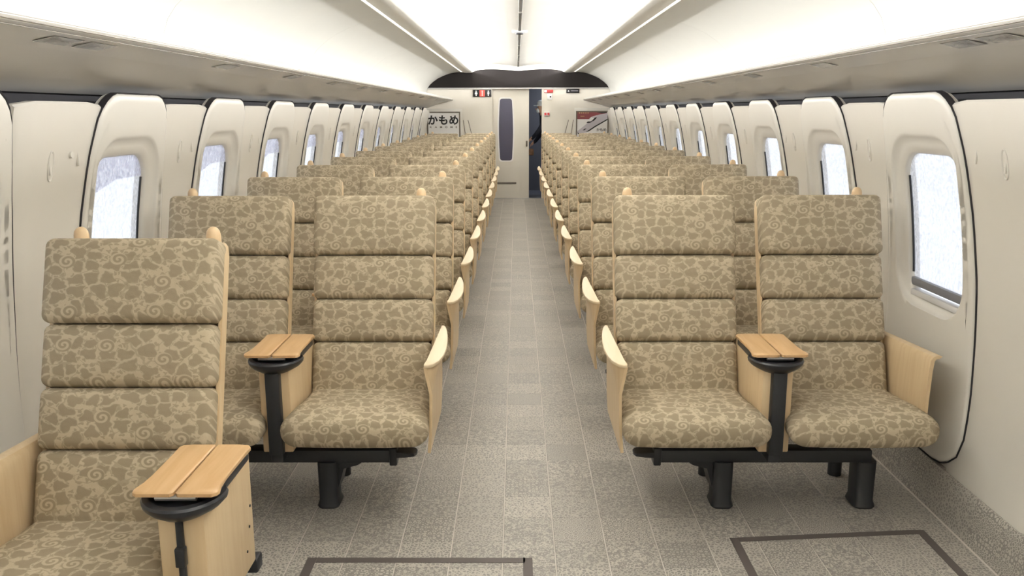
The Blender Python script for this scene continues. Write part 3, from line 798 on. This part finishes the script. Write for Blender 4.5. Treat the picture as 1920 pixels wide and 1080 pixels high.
for ch, dx in (('か', -.19), ('も', -.004), ('め', .178)):
    text_mesh('lettering', ch, .178, (dx, -.012, .132), M['ink'], p1, .0055, 1.0)
for ch, dx in zip('KAMOME', (-.225, -.135, -.045, .045, .135, .22)):
    text_mesh('lettering', ch, .046, (dx, -.012, .022), M['frame'], p1, .001, 1.15)
p2 = poster('train_poster', 'framed poster of a white express train under a maroon band on the far right bulkhead', 1.000, 1.568, .93, 1.511)
wd, hg = .286, .2905
def flat_poly(pts, y, m, name, parent):
    MB().prism([(lerp(-wd, wd, u), lerp(hg, -hg, v_)) for u, v_ in pts], 1, y, y + .0006).build(name, m, parent, smooth=False)
# u: 0 left .. 1 right ; v: 0 top .. 1 bottom (visible part reaches about v = .5)
flat_poly([(.03, .03), (.97, .03), (.97, .06), (.62, .13), (.46, .18), (.40, .24), (.03, .24)], -.0110, M['red'], 'maroon_band', p2)
flat_poly([(.62, .045), (.96, .035), (.96, .055), (.78, .075)], -.0118, M['ink'], 'dark_sky', p2)
flat_poly([(.97, .06), (.70, .11), (.50, .17), (.47, .20), (.56, .20), (.50, .27), (.36, .35), (.24, .45), (.04, .60), (.06, .64), (.20, .66), (.35, .61), (.97, .24)], -.0114, M['train'], 'train_body', p2)
flat_poly([(.64, .18), (.57, .20), (.50, .28), (.45, .32), (.55, .29), (.62, .22)], -.0121, M['ink'], 'train_windscreen', p2)
flat_poly([(.50, .31), (.36, .31), (.32, .35), (.40, .355), (.48, .33)], -.0121, M['ink'], 'train_nose_shadow', p2)
flat_poly([(.33, .51), (.27, .52), (.21, .57), (.27, .565)], -.0121, M['ink'], 'train_lamp', p2)
flat_poly([(.97, .225), (.97, .26), (.60, .47), (.40, .60), (.30, .62), (.36, .585), (.58, .44)], -.0119, M['ink'], 'train_underside', p2)
flat_poly([(.05, .63), (.16, .68), (.12, .70), (.05, .65)], -.0121, M['ink'], 'train_coupler', p2)
for k in range(5): flat_poly([(.09 + .065 * k, .05), (.125 + .065 * k, .05), (.125 + .065 * k, .07), (.09 + .065 * k, .07)], -.0119, M['gold'], 'gold_print', p2)
text_mesh('lettering', 'かもめ', .062, (.16, -.0118, -.035), M['ink'], p2, .001, .95)
flat_poly([(.14, .15), (.26, .15), (.26, .162), (.14, .162)], -.0119, M['gold'], 'gold_print', p2)

# signs
def sign(name, label, x0, x1, z0, z1, m, cat='sign'):
    o = empty(name, ((x0 + x1) / 2, YE, (z0 + z1) / 2)); tag(o, label, cat)
    MB().rbox((0, -.012, 0), (x1 - x0, .022, z1 - z0), .004, 1, 1).build('sign_box', m, o)
    return o
sg = sign('toilet_sign', 'dark illuminated sign with white figures and a red centre, left of the door', -.778, -.462, 1.752, 1.872, M['ink'])
def figure(x, skirt, m, par):
    q = MB(); n = 10
    q.prism([(x + .012 * math.cos(2 * PI * i / n), .034 + .012 * math.sin(2 * PI * i / n)) for i in range(n)], 1, -.0245, -.0235)
    q.prism([(x - .016, .018), (x + .016, .018), (x + (.026 if skirt else .016), -.015), (x + .008, -.015), (x + .008, -.045), (x - .008, -.045), (x - .008, -.015), (x - (.026 if skirt else .016), -.015)], 1, -.0245, -.0235)
    q.build('figure_symbol', m, par, smooth=False)
MB().box(-.045, .045, -.0242, -.0235, -.052, .052).build('red_field', M['signred'], sg, smooth=False)
MB().box(-.006, .006, -.0250, -.0244, -.045, .045).build('centre_bar', M['signwhite'], sg, smooth=False)
figure(-.105, True, M['signwhite'], sg); figure(.105, False, M['signwhite'], sg)
sg = sign('notice_sign', 'small dark notice plate with a white mark right of the door', .828, 1.052, 1.812, 1.884, M['ink'])
MB().prism([(-.09, -.012), (-.075, .016), (-.06, -.012)], 1, -.0245, -.0235).build('white_mark', M['signwhite'], sg, smooth=False)
MB().box(-.03, .09, -.0245, -.0235, -.004, .008).build('white_line', M['greyp'], sg, smooth=False)
sg = sign('red_label', 'red and white label above the right door jamb', .445, .60, 1.818, 1.868, M['redlabel'], 'label')
MB().box(-.075, -.03, -.0245, -.0235, -.018, .018).build('white_field', M['white_print'], sg, smooth=False)
sg = sign('white_sticker', 'small white sticker with a dark dot under the red label', .50, .585, 1.70, 1.80, M['white_print'], 'sticker')
MB().tube([(.012, -.0235, .0), (.012, -.0245, .0)], .014, 12).build('dark_dot', M['ink'], sg)
sg = sign('red_sticker', 'pair of small red squares on the right door jamb', .448, .545, 1.425, 1.495, M['white_print'], 'sticker')
for x in (-.026, .026): MB().box(x - .019, x + .019, -.0245, -.0235, -.022, .022).build('red_square', M['redlabel'], sg, smooth=False)

# ------------------------------------------------------------------ person standing in the vestibule
def skin_body(name, joints, bones, mats, root_i, sub=1, pick=None):
    me = bpy.data.meshes.new(name); me.from_pydata([j[0] for j in joints], bones, [])
    o = bpy.data.objects.new(name, me); COL.objects.link(o)
    sk = o.modifiers.new('skin', 'SKIN')
    if not me.skin_vertices: me.skin_vertices.new()
    sv = me.skin_vertices[0].data
    for i, j in enumerate(joints): sv[i].radius = j[1] if isinstance(j[1], tuple) else (j[1], j[1]); sv[i].use_root = (i == root_i)
    o.modifiers.new('sub', 'SUBSURF').levels = sub; sk.use_smooth_shade = True; o.modifiers['sub'].render_levels = sub
    dg = bpy.context.evaluated_depsgraph_get(); m2 = bpy.data.meshes.new_from_object(o.evaluated_get(dg)); o.modifiers.clear(); o.data = m2
    m2.materials.clear()
    for m_ in mats: m2.materials.append(m_)
    if pick:
        for p in m2.polygons: p.material_index = pick(p.center)
    for p in m2.polygons: p.use_smooth = True
    return o
PX, PY = .47, 15.62
J = [((.07, 0, .93), .125), ((.05, 0, 1.08), .115), ((.02, 0, 1.25), (.135, .12)), ((-.01, 0, 1.37), .08), ((-.03, 0, 1.45), .052), ((-.05, 0, 1.53), .075), ((-.055, 0, 1.60), .085), ((-.045, 0, 1.655), .06),
     ((.02, -.17, 1.36), .058), ((-.10, -.17, 1.17), .046), ((-.22, -.10, 1.03), .034), ((-.265, -.08, 1.0), .028),
     ((.03, .17, 1.36), .058), ((-.04, .20, 1.12), .046), ((-.17, .12, .96), .034), ((-.21, .10, .935), .028),
     ((.06, -.09, .86), .09), ((.04, -.10, .48), .058), ((.07, -.10, .09), .04), ((-.06, -.11, .035), .034),
     ((.06, .09, .86), .09), ((.05, .10, .48), .058), ((.10, .10, .09), .04), ((-.03, .11, .035), .034)]
B = [(0, 1), (1, 2), (2, 3), (3, 4), (4, 5), (5, 6), (6, 7), (3, 8), (8, 9), (9, 10), (10, 11), (3, 12), (12, 13), (13, 14), (14, 15), (0, 16), (16, 17), (17, 18), (18, 19), (0, 20), (20, 21), (21, 22), (22, 23)]
def finger_joints(hand, dirx):
    base = len(J); hx = Vector(hand)
    for k in range(4):
        off = Vector((-.02, (k - 1.5) * .019, -.012)); L = (.030, .034, .032, .025)[k]
        a = hx + off; b = a + Vector((-.55, 0, -.85)) * L; c_ = b + Vector((.15, 0, -1)) * L * .8
        i = len(J); J.extend([(tuple(a), .0095), (tuple(b), .0085), (tuple(c_), .0072)]); B.extend([(hand_i, i), (i, i + 1), (i + 1, i + 2)])
    a = hx + Vector((.005, dirx * .034, -.01)); b = a + Vector((-.02, dirx * .012, -.028)); i = len(J); J.extend([(tuple(a), .0105), (tuple(b), .0085)]); B.extend([(hand_i, i), (i, i + 1)])
for hand_i, dx in ((11, 1), (15, -1)): finger_joints(J[hand_i][0], dx)
def pick(c):
    if c.z > 1.455: return 0
    if c.x < -.225 and c.z > .85 or (c.x < -.19 and c.z < .97 and c.z > .8 and c.y > 0): return 0
    if c.z > .88: return 1
    if c.z > .07: return 2
    return 3
person = skin_body('person', J, B, [M['skin'], M['jacket'], M['trouser'], M['hair']], 0, 1, pick)
person.location = (PX, PY, 0)
tag(person, 'person in dark jacket and white cap reaching down inside the open doorway', 'person')
def sph(c, r, sc_, n=16):
    mb = MB(); rings = []
    for k in range(n // 2 + 1):
        th_ = PI * k / (n // 2); rr = max(.0005, math.sin(th_))
        rings.append([(c[0] + r * sc_[0] * rr * math.cos(2 * PI * i / n), c[1] + r * sc_[1] * rr * math.sin(2 * PI * i / n), c[2] + r * sc_[2] * math.cos(th_)) for i in range(n)])
    return mb.loft(rings)
hx, hz = -.055, 1.575
capm = MB(); rings = []
for z, r in ((1.60, .094), (1.635, .096), (1.67, .086), (1.695, .06), (1.705, .02)): rings.append([(-.045 + r * math.cos(2 * PI * i / 20), r * .9 * math.sin(2 * PI * i / 20), z) for i in range(20)])
capm.loft(rings); capm.rbox((-.15, 0, 1.607), (.09, .13, .012), .005, 2, 1); capm.build('cap', M['cap'], person)
mk = sph((hx - .055, 0, 1.515), .052, (.75, 1.05, .9)); mk.build('face_mask', M['cap'], person)
hr = sph((hx + .03, 0, 1.565), .075, (.85, 1.08, .95)); hr.build('hair', M['hair'], person)
sph((hx - .092, 0, 1.545), .012, (1.2, .8, 1.5), 10).build('nose', M['skin'], person)
for q in (-1, 1):
    sph((hx - .080, q * .032, 1.568), .0085, (.6, 1.3, .8), 10).build('eye', M['hair'], person)
    sph((hx + .01, q * .085, 1.555), .02, (.8, .4, 1.4), 10).build('ear', M['skin'], person)
bag = MB().rbox((0, 0, 0), (.10, .12, .12), .025, 2, 2).build('paper_bag', M['brown']); bag.location = (PX - .235, PY + .10, .78)
tag(bag, 'brown paper bag held by the person in the doorway', 'bag')
bpy.context.view_layer.update()
